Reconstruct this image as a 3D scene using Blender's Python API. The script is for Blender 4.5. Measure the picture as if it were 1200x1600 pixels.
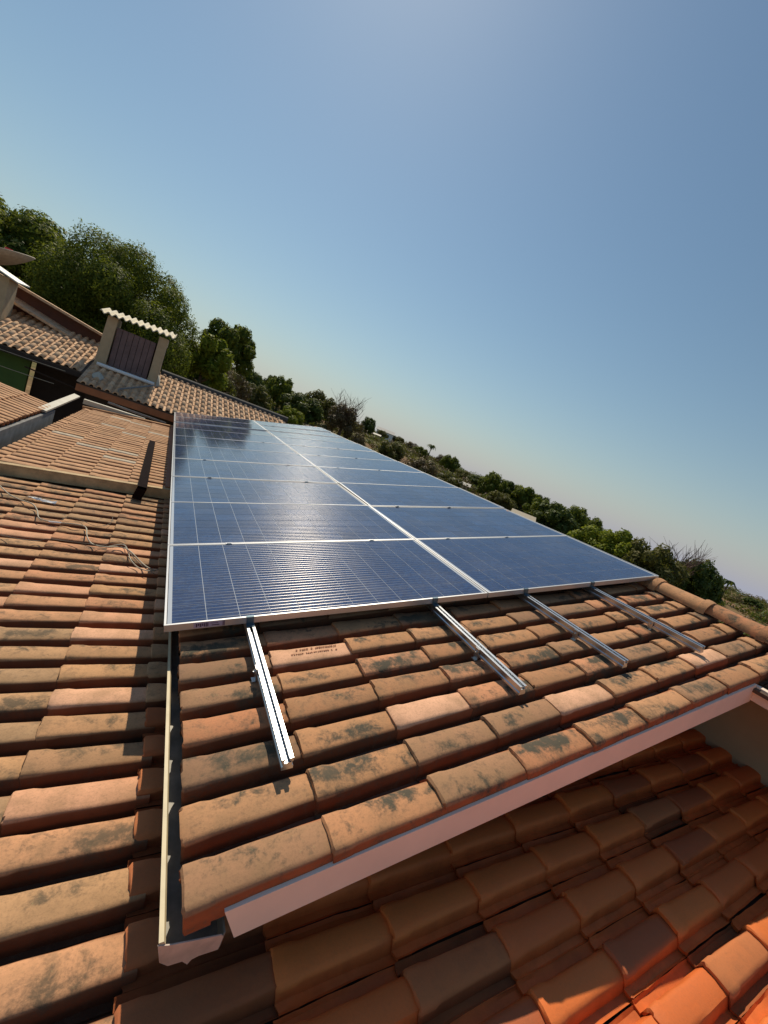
import bpy, bmesh, math, random
import numpy as np
from mathutils import Matrix, Vector
random.seed(7); rng = np.random.default_rng(7)
sc = bpy.context.scene
for o in list(bpy.data.objects): bpy.data.objects.remove(o)
C = bpy.data.collections.new('scene'); sc.collection.children.link(C)
R = math.radians

# ------------------------------------------------------------------ camera (solved from the panel grid)
F = 647.928
CR = np.array([[0.893256914, -0.425817595, 0.144123078], [0.009029061, -0.303537993, -0.952776554], [0.44945585, 0.852375541, -0.267292678]])
CT = np.array([-1.01758065, 0.525303057, 1.91694135])
T = R(14.5); cT, sT = math.cos(T), math.sin(T)
M3 = np.array([[cT, 0, -sT], [0, 1, 0], [sT, 0, cT]])            # roof frame (u, v, n) -> world
CW = M3 @ (-CR.T @ CT)                                           # the eye
ax = M3 @ CR.T                                                   # columns: right, down, forward
cam_d = bpy.data.cameras.new('camera'); cam = bpy.data.objects.new('camera', cam_d); C.objects.link(cam)
cam_d.sensor_fit = 'VERTICAL'; cam_d.sensor_height = 24; cam_d.lens = F / 1600 * 24
cam_d.clip_start = 0.05; cam_d.clip_end = 4000
m = Matrix.Identity(4)
for i in range(3):
    m[i][0] = ax[i, 0]; m[i][1] = -ax[i, 1]; m[i][2] = -ax[i, 2]; m[i][3] = CW[i]
cam.matrix_world = m
sc.camera = cam

# ------------------------------------------------------------------ light
SUN_EL, SUN_AZ = R(50), R(7)                                     # azimuth from +Y towards +X
w = bpy.data.worlds.new('World'); sc.world = w; w.use_nodes = True
nt = w.node_tree; nt.nodes.clear()
sky = nt.nodes.new('ShaderNodeTexSky'); sky.sky_type = 'NISHITA'; sky.sun_disc = False
sky.sun_elevation = SUN_EL; sky.sun_rotation = SUN_AZ; sky.altitude = 2000
sky.air_density = 1.88; sky.dust_density = 1.5; sky.ozone_density = 4.1
bg = nt.nodes.new('ShaderNodeBackground'); bg.inputs['Strength'].default_value = 0.083
wo = nt.nodes.new('ShaderNodeOutputWorld')
# dry-season haze: the air greys evenly all round the horizon
tcw = nt.nodes.new('ShaderNodeTexCoord'); sxw = nt.nodes.new('ShaderNodeSeparateXYZ'); nt.links.new(tcw.outputs['Generated'], sxw.inputs[0])
def wm(op, a, b):
    n = nt.nodes.new('ShaderNodeMath'); n.operation = op; n.use_clamp = False
    for i, v in enumerate((a, b)):
        if hasattr(v, 'is_output'): nt.links.new(v, n.inputs[i])
        else: n.inputs[i].default_value = v
    return n.outputs[0]
hz = wm('MULTIPLY', wm('POWER', 2.718, wm('MULTIPLY', wm('MAXIMUM', sxw.outputs[2], 0.0), -10.0)), .9)
mxw = nt.nodes.new('ShaderNodeMix'); mxw.data_type = 'RGBA'; mxw.inputs[7].default_value = (4.6, 4.8, 6.6, 1)
nt.links.new(hz, mxw.inputs[0]); nt.links.new(sky.outputs[0], mxw.inputs[6]); wb = nt.nodes.new('ShaderNodeMix'); wb.data_type = 'RGBA'; wb.blend_type = 'MULTIPLY'; wb.inputs[0].default_value = 1; wb.inputs[7].default_value = (.96, .98, .90, 1)
nt.links.new(mxw.outputs[2], wb.inputs[6]); nt.links.new(wb.outputs[2], bg.inputs[0]); nt.links.new(bg.outputs[0], wo.inputs[0])
sun_d = bpy.data.lights.new('sun', 'SUN'); sun_d.energy = 4.4; sun_d.angle = R(0.53); sun_d.color = (1, 0.88, 0.68)
sun = bpy.data.objects.new('sun', sun_d); C.objects.link(sun)
sv = Vector((math.cos(SUN_EL) * math.sin(SUN_AZ), math.cos(SUN_EL) * math.cos(SUN_AZ), math.sin(SUN_EL)))
sun.rotation_euler = sv.to_track_quat('Z', 'Y').to_euler(); sun.location = (0, 0, 30)
vs = sc.view_settings; vs.view_transform = 'Standard'; vs.look = 'None'; vs.gamma = 1; vs.exposure = 0
vs.use_curve_mapping = False

# ------------------------------------------------------------------ helpers: rays of the solved camera, used to measure where things stand
def ray(x, y):
    d = M3 @ (CR.T @ np.array([(x - 600) / F, (y - 800) / F, 1])); return d / np.linalg.norm(d)
def at_y(x, y, Y): d = ray(x, y); return CW + d * (Y - CW[1]) / d[1]
def at_plane(x, y, P0, n): d = ray(x, y); return CW + d * (((P0 - CW) @ n) / (d @ n))

WM = {}
def setm(o, mat): WM[o] = mat.copy(); o.matrix_basis = mat
def par(o, p, mat=None):
    mat = mat or WM.get(o) or Matrix.Identity(4)
    if p is not None:
        o.parent = p; o.matrix_parent_inverse = WM[p].inverted()
    setm(o, mat); return o
def tag(o, label=None, cat=None, group=None, kind=None):
    if label: o['label'] = label
    if cat: o['category'] = cat
    if group: o['group'] = group
    if kind: o['kind'] = kind
    return o
def empty(name, loc=(0, 0, 0), label=None, cat=None, group=None):
    o = bpy.data.objects.new(name, None); C.objects.link(o); o.empty_display_size = .2
    setm(o, Matrix.Translation(Vector(loc))); return tag(o, label, cat, group)
class MB:
    def __init__(s): s.v = []; s.f = []; s.uv = []
    def add(s, vs, fs, Mx=None):
        b = len(s.v)
        for p in vs:
            p = Vector(p); s.v.append(tuple(Mx @ p) if Mx else tuple(p))
        s.f += [tuple(i + b for i in f) for f in fs]
    def hexa(s, p, Mx=None):                                      # p: 4 bottom + 4 top points
        s.add(p, [(3, 2, 1, 0), (4, 5, 6, 7), (0, 1, 5, 4), (1, 2, 6, 5), (2, 3, 7, 6), (3, 0, 4, 7)], Mx)
    def box(s, a, b, Mx=None):
        (x0, y0, z0), (x1, y1, z1) = a, b
        s.hexa([(x0, y0, z0), (x1, y0, z0), (x1, y1, z0), (x0, y1, z0), (x0, y0, z1), (x1, y0, z1), (x1, y1, z1), (x0, y1, z1)], Mx)
    def tube(s, pts, rad, n=6):
        pts = [Vector(p) for p in pts]; rads = rad if isinstance(rad, (list, tuple)) else [rad] * len(pts)
        b = len(s.v)
        for i, p in enumerate(pts):
            d = (pts[min(i + 1, len(pts) - 1)] - pts[max(i - 1, 0)]).normalized()
            a = d.orthogonal().normalized() if abs(d.z) > .9 else d.cross(Vector((0, 0, 1))).normalized()
            c = d.cross(a)
            for k in range(n):
                t = 2 * math.pi * k / n; s.v.append(tuple(p + (a * math.cos(t) + c * math.sin(t)) * rads[i]))
        for i in range(len(pts) - 1):
            for k in range(n):
                s.f.append((b + i * n + k, b + i * n + (k + 1) % n, b + (i + 1) * n + (k + 1) % n, b + (i + 1) * n + k))
        s.f.append(tuple(b + k for k in reversed(range(n)))); s.f.append(tuple(b + (len(pts) - 1) * n + k for k in range(n)))
    def mesh(s, name, mat, smooth=False):
        me = bpy.data.meshes.new(name); me.from_pydata(s.v, [], s.f)
        if s.uv:
            l = me.uv_layers.new(name='uv'); l.data.foreach_set('uv', np.array(s.uv, dtype=np.float32).ravel())
        if mat: me.materials.append(mat)
        if smooth: me.polygons.foreach_set('use_smooth', [True] * len(me.polygons))
        me.update(); return me
    def build(s, name, mat, parent=None, mat4=None, smooth=False):
        o = bpy.data.objects.new(name, s.mesh(name, mat, smooth)); C.objects.link(o)
        return par(o, parent, mat4 or Matrix.Identity(4))
def smooth_by_angle(me, deg=35):
    me.polygons.foreach_set('use_smooth', [True] * len(me.polygons)); me.set_sharp_from_angle(angle=R(deg))

# ------------------------------------------------------------------ materials
def mat(name):
    m = bpy.data.materials.new(name); m.use_nodes = True
    t = m.node_tree; b = t.nodes['Principled BSDF']; return m, t, b
def N(t, typ, **kw):
    n = t.nodes.new(typ)
    for k, v in kw.items():
        if k in n.inputs: n.inputs[k].default_value = v
        else: setattr(n, k, v)
    return n
def ramp(t, fac, stops):
    r = N(t, 'ShaderNodeValToRGB'); e = r.color_ramp.elements
    while len(e) < len(stops): e.new(.5)
    for i, (p, c) in enumerate(stops): e[i].position = p; e[i].color = (*c, 1) if len(c) == 3 else c
    t.links.new(fac, r.inputs[0]); return r
def mix(t, fac, a, b, mode='MIX'):
    n = N(t, 'ShaderNodeMix', data_type='RGBA', blend_type=mode)
    for s, v in ((n.inputs[0], fac), (n.inputs[6], a), (n.inputs[7], b)):
        if hasattr(v, 'links') or hasattr(v, 'is_output'): t.links.new(v, s)
        else: s.default_value = v if not isinstance(v, tuple) or len(v) == 4 else (*v, 1)
    return n.outputs[2]
def math_(t, op, a, b=None, c=None, clamp=False):
    n = N(t, 'ShaderNodeMath', operation=op, use_clamp=clamp)
    for i, v in enumerate((a, b, c)):
        if v is None: continue
        if hasattr(v, 'is_output'): t.links.new(v, n.inputs[i])
        else: n.inputs[i].default_value = v
    return n.outputs[0]
def smooths(t, v, lo, hi):
    n = N(t, 'ShaderNodeMapRange', interpolation_type='SMOOTHSTEP'); t.links.new(v, n.inputs[0])
    n.inputs[1].default_value = lo; n.inputs[2].default_value = hi; return n.outputs[0]
def noise(t, vec, scale, detail=5, rough=.6, dist=0):
    n = N(t, 'ShaderNodeTexNoise'); n.inputs['Scale'].default_value = scale; n.inputs['Detail'].default_value = detail
    n.inputs['Roughness'].default_value = rough; n.inputs['Distortion'].default_value = dist
    t.links.new(vec, n.inputs['Vector']); return n.outputs['Fac']
def bump(t, b, h, strength, dist=.01):
    n = N(t, 'ShaderNodeBump'); n.inputs['Strength'].default_value = strength; n.inputs['Distance'].default_value = dist
    t.links.new(h, n.inputs['Height']); t.links.new(n.outputs[0], b.inputs['Normal'])
def plain(name, col, rough=.7, metal=0, var=.15, scale=8, bmp=0, spec=.5):
    m, t, b = mat(name); g = N(t, 'ShaderNodeNewGeometry')
    n = noise(t, g.outputs['Position'], scale)
    c = ramp(t, n, [(.3, tuple(x * (1 - var) for x in col)), (.7, tuple(min(1, x * (1 + var)) for x in col))])
    t.links.new(c.outputs[0], b.inputs['Base Color']); b.inputs['Roughness'].default_value = rough
    b.inputs['Metallic'].default_value = metal; b.inputs['Specular IOR Level'].default_value = spec
    if bmp: bump(t, b, noise(t, g.outputs['Position'], scale * 6), bmp)
    return m

def tile_material(name, tops, body, lichen=.5, far=False, rough=.85, spec=.3, pan_shade=.8, bloom=1.0):
    """fired clay: every tile its own tone, tops weathered and lichened, body redder"""
    m, t, b = mat(name)
    oi = N(t, 'ShaderNodeObjectInfo'); tc = N(t, 'ShaderNodeTexCoord'); geo = N(t, 'ShaderNodeNewGeometry')
    pos = geo.outputs['Position']
    rnd = geo.outputs['Random Per Island'] if far else oi.outputs['Random']
    k = len(tops); top = ramp(t, rnd, [(i / k, c) for i, c in enumerate(tops)]); top.color_ramp.interpolation = 'CONSTANT'
    g1 = noise(t, pos, 9, 6, .65)
    topc = mix(t, math_(t, 'MULTIPLY', smooths(t, g1, .35, .7), bloom), top.outputs[0], mix(t, .5, top.outputs[0], (.28, .17, .085)))
    fine = noise(t, pos, 120, 4, .7)
    topc = mix(t, math_(t, 'MULTIPLY', smooths(t, fine, .45, .75), .1 + .25 * bloom), topc, (.17, .105, .06))
    if not far:
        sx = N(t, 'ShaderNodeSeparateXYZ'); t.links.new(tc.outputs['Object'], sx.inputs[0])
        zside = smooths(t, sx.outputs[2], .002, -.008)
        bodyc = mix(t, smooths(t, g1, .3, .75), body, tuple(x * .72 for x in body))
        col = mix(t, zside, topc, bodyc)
        # pans painted dark: the shade of the deep gaps put into the colour
        pan = math_(t, 'MULTIPLY', smooths(t, sx.outputs[2], -.030, -.050), pan_shade)
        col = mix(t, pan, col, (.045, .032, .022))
        # lichen patch of each tile's own shape, in the middle of its crown
        n2 = noise(t, pos, 17, 8, .68, .3)
        ra = math_(t, 'FRACT', math_(t, 'MULTIPLY', oi.outputs['Random'], 91.7)); rb = math_(t, 'FRACT', math_(t, 'MULTIPLY', oi.outputs['Random'], 53.3))
        ay = math_(t, 'ABSOLUTE', math_(t, 'ADD', sx.outputs[1], math_(t, 'MULTIPLY', math_(t, 'SUBTRACT', ra, .5), .08)))
        cen = smooths(t, ay, .062, .008)
        xo = math_(t, 'ADD', sx.outputs[0], math_(t, 'MULTIPLY', math_(t, 'SUBTRACT', rb, .5), .26)); mx = math_(t, 'MULTIPLY', smooths(t, xo, .02, .16), smooths(t, xo, .42, .26))
        r2 = math_(t, 'FRACT', math_(t, 'MULTIPLY', oi.outputs['Random'], 17.31))
        r2 = smooths(t, r2, .25, 1.0)
        lev = math_(t, 'ADD', n2, math_(t, 'MULTIPLY', math_(t, 'MULTIPLY', cen, mx), .17))
        lev = math_(t, 'ADD', lev, math_(t, 'MULTIPLY', r2, .13))
        lm = smooths(t, math_(t, 'ADD', lev, math_(t, 'MULTIPLY', fine, .10)), .64, .88)
        lm = math_(t, 'MULTIPLY', lm, lichen)
        col = mix(t, lm, col, (.075, .062, .042))
        # pale crusty lichen flecks, and a broad grey bloom on the older tiles
        fl = math_(t, 'MULTIPLY', smooths(t, noise(t, pos, 75, 5, .75), .60, .68), math_(t, 'MULTIPLY', smooths(t, n2, .48, .62), lichen * .5))
        col = mix(t, math_(t, 'MULTIPLY', fl, math_(t, 'SUBTRACT', 1.0, zside)), col, (.42, .33, .15))
        bl_ = math_(t, 'MULTIPLY', smooths(t, noise(t, pos, 4.5, 5, .6), .52, .70), math_(t, 'MULTIPLY', r2, lichen * .55))
        col = mix(t, bl_, col, (.13, .095, .06))
        # dark streaks of dirt in the joints' edges
        n3 = noise(t, pos, 28, 6, .7)
        e2 = math_(t, 'MULTIPLY', smooths(t, n3, .5, .68), math_(t, 'MULTIPLY', lichen, .45))
        col = mix(t, e2, col, (.12, .085, .055))
        bump(t, b, math_(t, 'ADD', math_(t, 'MULTIPLY', fine, .5), n2), .35, .004)
    else:
        n2 = noise(t, pos, 5, 6, .7)
        col = mix(t, math_(t, 'MULTIPLY', smooths(t, n2, .5, .75), lichen), topc, (.16, .10, .065))
    t.links.new(col, b.inputs['Base Color']); b.inputs['Roughness'].default_value = rough; b.inputs['Specular IOR Level'].default_value = spec
    return m

TAN = [(.50, .245, .115), (.42, .20, .095), (.53, .265, .13), (.37, .195, .105), (.59, .265, .135), (.50, .21, .10), (.28, .15, .085), (.51, .24, .115)]
M_TILE = tile_material('weathered_clay', TAN, (.185, .066, .028), 1.0)  # body colour darkened to paint the shade between inner rows
M_VERGE = tile_material('verge_clay', TAN, (.40, .115, .042), 1.0, pan_shade=.2)  # same clay with a lighter body, free of the painted row shade
M_LOW = tile_material('clay_lower', [(.55, .30, .145), (.50, .27, .135), (.60, .33, .17), (.43, .26, .14), (.60, .30, .155), (.42, .23, .12), (.58, .27, .14), (.52, .295, .15)], (.19, .068, .029), .8)  # sides darkened too: shade between the rows is in the body colour
M_RED = tile_material('clean_red_clay', [(.72, .19, .047), (.66, .17, .044), (.76, .205, .05), (.70, .18, .047), (.62, .155, .044), (.42, .115, .045)], (.68, .16, .040), .05, rough=.55, spec=.22, pan_shade=.2, bloom=.12)
M_OLDRED = tile_material('old_red_clay', [(.46, .15, .06), (.40, .125, .05), (.50, .17, .065)], (.34, .10, .035), .14, pan_shade=.4, bloom=.2, spec=.2)
M_SALMON = tile_material('fresh_clay', [(.76, .42, .26), (.70, .36, .21)], (.34, .11, .045), .08)
M_WING = tile_material('wing_clay', [(.58, .32, .17), (.55, .30, .155), (.61, .34, .185), (.56, .31, .17), (.52, .285, .155)], (.36, .16, .08), .15)
M_PALE = plain('pale_clay', (.46, .38, .28), .85, var=.2, scale=20)
M_FAR = tile_material('far_clay', [(.74, .47, .29), (.68, .42, .25), (.78, .52, .33), (.60, .36, .21), (.70, .44, .27)], (.4, .15, .08), .5, far=True)
M_DECK = plain('roof_batten_wood', (.10, .065, .045), .9)
M_WHITE = plain('painted_wood_white', (.88, .73, .61), .6, var=.05, scale=5, bmp=.1)
M_WALL = plain('painted_masonry', (.48, .37, .24), .9, var=.12, scale=2, bmp=.2)
M_GALV = plain('galvanised_steel', (.62, .50, .43), .55, metal=.3, var=.25, scale=12)
M_CREAM = plain('cream_gutter_paint', (.58, .48, .30), .5, var=.12, scale=14)
M_GUTIN = plain('dirty_gutter_steel', (.22, .21, .19), .6, metal=.3, var=.35, scale=10)
M_ALU = plain('anodised_aluminium', (.56, .56, .57), .40, metal=.75, var=.04, scale=30)
M_RAIL = plain('bright_aluminium', (.52, .54, .57), .34, metal=.95, var=.06, scale=25)
M_STEEL = plain('zinc_steel', (.50, .50, .50), .35, metal=.9, var=.15, scale=40)
M_CLAMP = plain('clamp_steel_blue', (.10, .15, .19), .4, metal=.6)
M_BACK = plain('panel_backsheet', (.46, .49, .54), .12, var=.02)
M_PLANK = plain('brown_board', (.15, .095, .098), .6, var=.2, scale=6)
M_DARKW = plain('dark_wood', (.012, .007, .007), .95, var=.3, scale=12, spec=.05)
M_RENDER = plain('sand_render', (.44, .34, .22), .95, var=.12, scale=5, bmp=.3)
M_FIBRO = plain('fibre_cement', (.68, .61, .47), .9, var=.12, scale=5)
M_BROWNB = plain('varnished_fascia', (.28, .10, .04), .6, var=.2, scale=4)
M_TANB = plain('weathered_board', (.46, .33, .18), .85, var=.3, scale=9, bmp=.2)
M_GREEN = plain('green_paint', (.055, .12, .03), .8, var=.12, scale=3)
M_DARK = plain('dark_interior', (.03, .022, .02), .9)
M_CONC = plain('grey_concrete', (.20, .20, .20), .95, var=.3, scale=6)
M_CAP = plain('white_flashing', (.46, .43, .36), .6, var=.12, scale=6)
M_RIDGEG = plain('dark_ridge_mortar', (.075, .07, .068), .95, var=.3, scale=6)
M_PVC = plain('white_pvc', (.75, .77, .80), .4, var=.05)
M_CABLE = plain('grey_cable', (.40, .36, .28), .6, var=.2)
M_CABLED = plain('dark_cable', (.10, .08, .06), .6)
M_DISH = plain('dish_mesh_grey', (.36, .30, .23), .7, var=.2, scale=10)
M_REDP = plain('red_plastic', (.55, .03, .02), .4)
M_PLAST = plain('white_plastic', (.8, .8, .8), .3, var=.05)
M_STICK = plain('lilac_sticker', (.42, .34, .46), .5, var=.1, scale=200)
M_INK = plain('dark_ink', (.05, .02, .05), .6)
M_STAMP = plain('faded_stamp_ink', (.40, .18, .10), .8, var=.3, scale=300)
M_BARK = plain('bark', (.10, .07, .045), .95, var=.3, scale=20)
M_TWIG = plain('dry_twig', (.16, .10, .075), .95, var=.2, scale=10)

def cell_material():
    m, t, b = mat('polycrystalline_cell')
    uv = N(t, 'ShaderNodeUVMap'); sx = N(t, 'ShaderNodeSeparateXYZ'); t.links.new(uv.outputs[0], sx.inputs[0])
    geo = N(t, 'ShaderNodeNewGeometry'); oi = N(t, 'ShaderNodeObjectInfo')
    v5 = math_(t, 'FRACT', math_(t, 'MULTIPLY', sx.outputs[1], 5.0))
    d = math_(t, 'ABSOLUTE', math_(t, 'SUBTRACT', v5, .5))
    bus = math_(t, 'LESS_THAN', d, .045)
    vo = N(t, 'ShaderNodeTexVoronoi'); vo.inputs['Scale'].default_value = 70; t.links.new(geo.outputs['Position'], vo.inputs['Vector'])
    sv_ = N(t, 'ShaderNodeSeparateXYZ'); t.links.new(vo.outputs['Color'], sv_.inputs[0])
    big = noise(t, geo.outputs['Position'], 2.2, 3)
    tone = math_(t, 'ADD', math_(t, 'MULTIPLY', sv_.outputs[0], .35), math_(t, 'MULTIPLY', geo.outputs['Random Per Island'], .35))
    tone = math_(t, 'ADD', tone, math_(t, 'MULTIPLY', big, .3))
    c = ramp(t, tone, [(.1, (.010, .014, .050)), (.5, (.014, .028, .095)), (.9, (.022, .062, .18))])
    col = mix(t, bus, c.outputs[0], (.33, .32, .33))
    dust = math_(t, 'MULTIPLY', smooths(t, noise(t, geo.outputs['Position'], 3.1, 6, .7), .42, .72), .085)
    col = mix(t, math_(t, 'ADD', dust, .025), col, (.42, .38, .33))
    t.links.new(col, b.inputs['Base Color'])
    # soldered ribbons are drawn metal: they scatter the sun across their length
    t.links.new(bus, b.inputs['Metallic']); b.inputs['Anisotropic'].default_value = .92
    b.inputs['Roughness'].default_value = .40; b.inputs['Specular IOR Level'].default_value = 0
    tg = N(t, 'ShaderNodeTangent'); tg.direction_type = 'UV_MAP'; tg.uv_map = 'uv'; t.links.new(tg.outputs[0], b.inputs['Tangent'])
    b.inputs['Anisotropic Rotation'].default_value = .25
    # solar glass over the cell: a gloss coat, faintly dimpled
    b.inputs['Coat Weight'].default_value = 1; b.inputs['Coat Roughness'].default_value = .065; b.inputs['Coat IOR'].default_value = 1.68
    nb = noise(t, geo.outputs['Position'], 260, 2, .5)
    wv = noise(t, geo.outputs['Position'], 7, 2, .5)
    n = N(t, 'ShaderNodeBump'); n.inputs['Strength'].default_value = .10; n.inputs['Distance'].default_value = .004
    t.links.new(math_(t, 'ADD', math_(t, 'MULTIPLY', nb, .35), wv), n.inputs['Height'])
    t.links.new(n.outputs[0], b.inputs['Coat Normal']); t.links.new(n.outputs[0], b.inputs['Normal'])
    return m
M_CELL = cell_material()

def leaf_material(name, cols, trans=.25):
    m, t, b = mat(name); geo = N(t, 'ShaderNodeNewGeometry'); oi = N(t, 'ShaderNodeObjectInfo')
    n = noise(t, geo.outputs['Position'], .9, 3)
    f = math_(t, 'ADD', math_(t, 'MULTIPLY', geo.outputs['Random Per Island'], .4), math_(t, 'MULTIPLY', n, .6))
    c = ramp(t, f, [(.15, cols[0]), (.5, cols[1]), (.85, cols[2])])
    t.links.new(c.outputs[0], b.inputs['Base Color']); b.inputs['Roughness'].default_value = .6; b.inputs['Specular IOR Level'].default_value = .2
    tr = N(t, 'ShaderNodeBsdfTranslucent'); t.links.new(mix(t, .5, c.outputs[0], (.17, .19, .012)), tr.inputs[0])
    ms = N(t, 'ShaderNodeMixShader'); ms.inputs[0].default_value = trans
    out = t.nodes['Material Output']
    t.links.new(b.outputs[0], ms.inputs[1]); t.links.new(tr.outputs[0], ms.inputs[2]); t.links.new(ms.outputs[0], out.inputs[0])
    return m
L_DARK = leaf_material('leaf_dark_green', [(.034, .068, .013), (.11, .155, .024), (.32, .32, .045)], .5)
L_MID = leaf_material('leaf_mid_green', [(.036, .062, .015), (.07, .105, .024), (.13, .15, .036)], .35)
L_BRIGHT = leaf_material('leaf_bright_green', [(.12, .17, .016), (.22, .27, .028), (.36, .36, .045)], .5)
L_OLIVE = leaf_material('leaf_olive', [(.065, .068, .02), (.12, .115, .03), (.18, .15, .045)], .35)
L_DRY = leaf_material('leaf_dry_brown', [(.09, .06, .035), (.14, .095, .05), (.17, .13, .06)], .15)

def ground_material():
    m, t, b = mat('dry_soil_and_grass'); geo = N(t, 'ShaderNodeNewGeometry'); p = geo.outputs['Position']
    n1 = noise(t, p, .05, 6, .65); n2 = noise(t, p, .6, 6, .7); n3 = noise(t, p, .02, 4, .6)
    c1 = ramp(t, n2, [(.3, (.14, .085, .05)), (.6, (.25, .15, .09)), (.8, (.33, .24, .14))])
    c2 = ramp(t, n2, [(.3, (.06, .065, .02)), (.7, (.16, .14, .05))])
    t.links.new(mix(t, smooths(t, n1, .42, .58), c1.outputs[0], c2.outputs[0]), b.inputs['Base Color'])
    b.inputs['Roughness'].default_value = 1; b.inputs['Specular IOR Level'].default_value = .1
    bump(t, b, n2, .5, .3); return m

# ------------------------------------------------------------------ ground: one sheet out to the horizon, a low hill to the left and centre
AZ = [-180, -60, -20, 5, 10, 17, 27, 36, 45, 54, 62, 75, 110, 180]
EL = [-.6, 0, 1.2, 1.8, 1.8, 1.6, 1.05, .95, .5, .0, -.7, -.85, -.7, -.6]
GZ = -3.5
def ground_z(x, y):
    dx, dy = x - CW[0], y - CW[1]; r = math.hypot(dx, dy); a = math.degrees(math.atan2(dx, dy))
    e = math.tan(R(float(np.interp(a, AZ, EL)))); top = CW[2] + 190 * e
    f = min(1, max(0, (r - 22) / 168)); f = f * f * (3 - 2 * f) * .5 + f * .5
    z = GZ + (top - GZ) * f
    if r > 190: z = top + (r - 190) * min(e, 0) - (r - 190) * .012
    if r > 30: z += .5 * math.sin(x * .061 + y * .043) * min(1, (r - 30) / 40)
    return z
g = MB(); rr = [0] + list(np.geomspace(4, 2600, 64)); na = 144
g.v.append((CW[0], CW[1], GZ))
for r in rr[1:]:
    for k in range(na):
        a = 2 * math.pi * k / na; x, y = CW[0] + r * math.sin(a), CW[1] + r * math.cos(a); g.v.append((x, y, ground_z(x, y)))
for k in range(na): g.f.append((0, 1 + (k + 1) % na, 1 + k))
for i in range(len(rr) - 2):
    for k in range(na):
        a, b_ = 1 + i * na + k, 1 + i * na + (k + 1) % na; g.f.append((a, b_, b_ + na, a + na))
tag(g.build('ground', ground_material(), smooth=True), kind='structure')

# ------------------------------------------------------------------ roof tiles
PITCH_U, COURSE_U = .172, .391
def tile_mesh(name, W, Lc, mtl, hc=.053, d=.066, front=False, seed=0, t=.013, rnd=False, flare=1.05):
    r = random.Random(seed); L = Lc + .045
    prof = [(-W / 2 + .001, -d + .007), (-W / 2 + .010, -d), (-hc - .011, -d), (-hc - .009, -d + .014), (-hc - .0045, -.011), (-hc + .0015, -.0035), (-hc + .011, .0004), (0, .004)]
    if front: prof = prof[3:]; prof[0] = (-hc - .010, -d + .004)
    if rnd: prof = [(-W / 2 + .001, -d + .008), (-W / 2 + .010, -d), (-hc - .013, -d), (-hc - .010, -d + .012), (-hc - .003, -.013), (-hc + .003, -.004), (-hc + .014, -.0002), (0, .003)]
    half = [(-hc - .009, -d + .014), (-hc - .0045, -.011), (-hc + .0015, -.0035), (-hc + .011, .0004)]
    if rnd: half = prof[3:-1]
    full = prof[:-1] if rnd else [(-W / 2 + .001, -d + .007), (-W / 2 + .010, -d), (-hc - .011, -d)] + half
    right = [(-y, z) for y, z in reversed(full)]
    P = prof + right
    n = len(P); b = MB()
    st = [(0, .92, -.004), (.006, flare, .002), (.058, flare, .002), (.085, 1, 0)] + [(L * f, 1, 0) for f in (.38, .56, .76)] + [(L, .985, 0)]
    wob = [r.uniform(-.0014, .0014) for _ in st]; bow = r.uniform(-.003, .003); twist = r.uniform(-.012, .012)
    jz = [r.uniform(-.0012, .0012) for _ in st]
    for x, sc_, dz in st:
        for y, z in P:
            k = sc_ if abs(y) < hc + .010 else 1
            zz = z + (dz if z > -.02 else 0) + t * (1 - x / Lc) + jz[st.index((x, sc_, dz))] + r.uniform(-.0006, .0006)
            f_ = x / L; zz += 4 * bow * f_ * (1 - f_) + y * twist
            chip = r.random() < .16 and x < .01 and abs(y) > .03
            b.v.append((x + r.uniform(-.002, .002) * (x < .01) + (.006 if chip else 0), y * k + r.uniform(-.0012, .0012) + wob[st.index((x, sc_, dz))], zz - (.003 if chip else 0)))
    for i in range(len(st) - 1):
        for k in range(n - 1): b.f.append((i * n + k, (i + 1) * n + k, (i + 1) * n + k + 1, i * n + k + 1))
    o = len(b.v)
    for k in range(n):
        x, y, z = b.v[k]; b.v.append((x + .004, y, z - t - .001))
    for k in range(n - 1): b.f.append((k, k + 1, o + k + 1, o + k))
    # underside of the overlapping end so that the lip has thickness
    o2 = len(b.v)
    for k in range(n):
        x, y, z = b.v[o + k]; b.v.append((x + .06, y, z))
    for k in range(n - 1): b.f.append((o + k, o + k + 1, o2 + k + 1, o2 + k))
    if front:                                                     # the free verge edge gets its thickness too
        o3 = len(b.v)
        for i in range(len(st)):
            x, y, z = b.v[i * n]; b.v.append((x, y + .012, z - .001))
        for i in range(len(st) - 1): b.f.append((i * n, o3 + i, o3 + i + 1, (i + 1) * n))
    me = b.mesh(name, mtl); smooth_by_angle(me, 40)
    bm = bmesh.new(); bm.from_mesh(me); bmesh.ops.recalc_face_normals(bm, faces=bm.faces)
    if sum(f.normal.z for f in bm.faces) < 0:
        for f in bm.faces: f.normal_flip()
    bm.to_mesh(me); bm.free()
    return me
def variants(name, W, Lc, mtl, n=9, **k): return [tile_mesh(name, W, Lc, mtl, seed=i * 31 + 5, **k) for i in range(n)]
def m4(cols, loc):
    m = Matrix.Identity(4)
    for j in range(3):
        for i in range(3): m[i][j] = cols[j][i]
    for i in range(3): m[i][3] = loc[i]
    return m
MU = m4([M3[:, 0], M3[:, 1], M3[:, 2]], (0, 0, 0))
A6 = R(6); uL = np.array([math.cos(A6), 0, math.sin(A6)]); nL = np.array([-math.sin(A6), 0, math.cos(A6)]); eY = np.array([0, 1., 0])
D_LOW, D_WING = 1.55, 1.43
ML = m4([uL, eY, nL], CW - D_LOW * nL); MW = m4([uL, eY, nL], CW - D_WING * nL)
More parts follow.
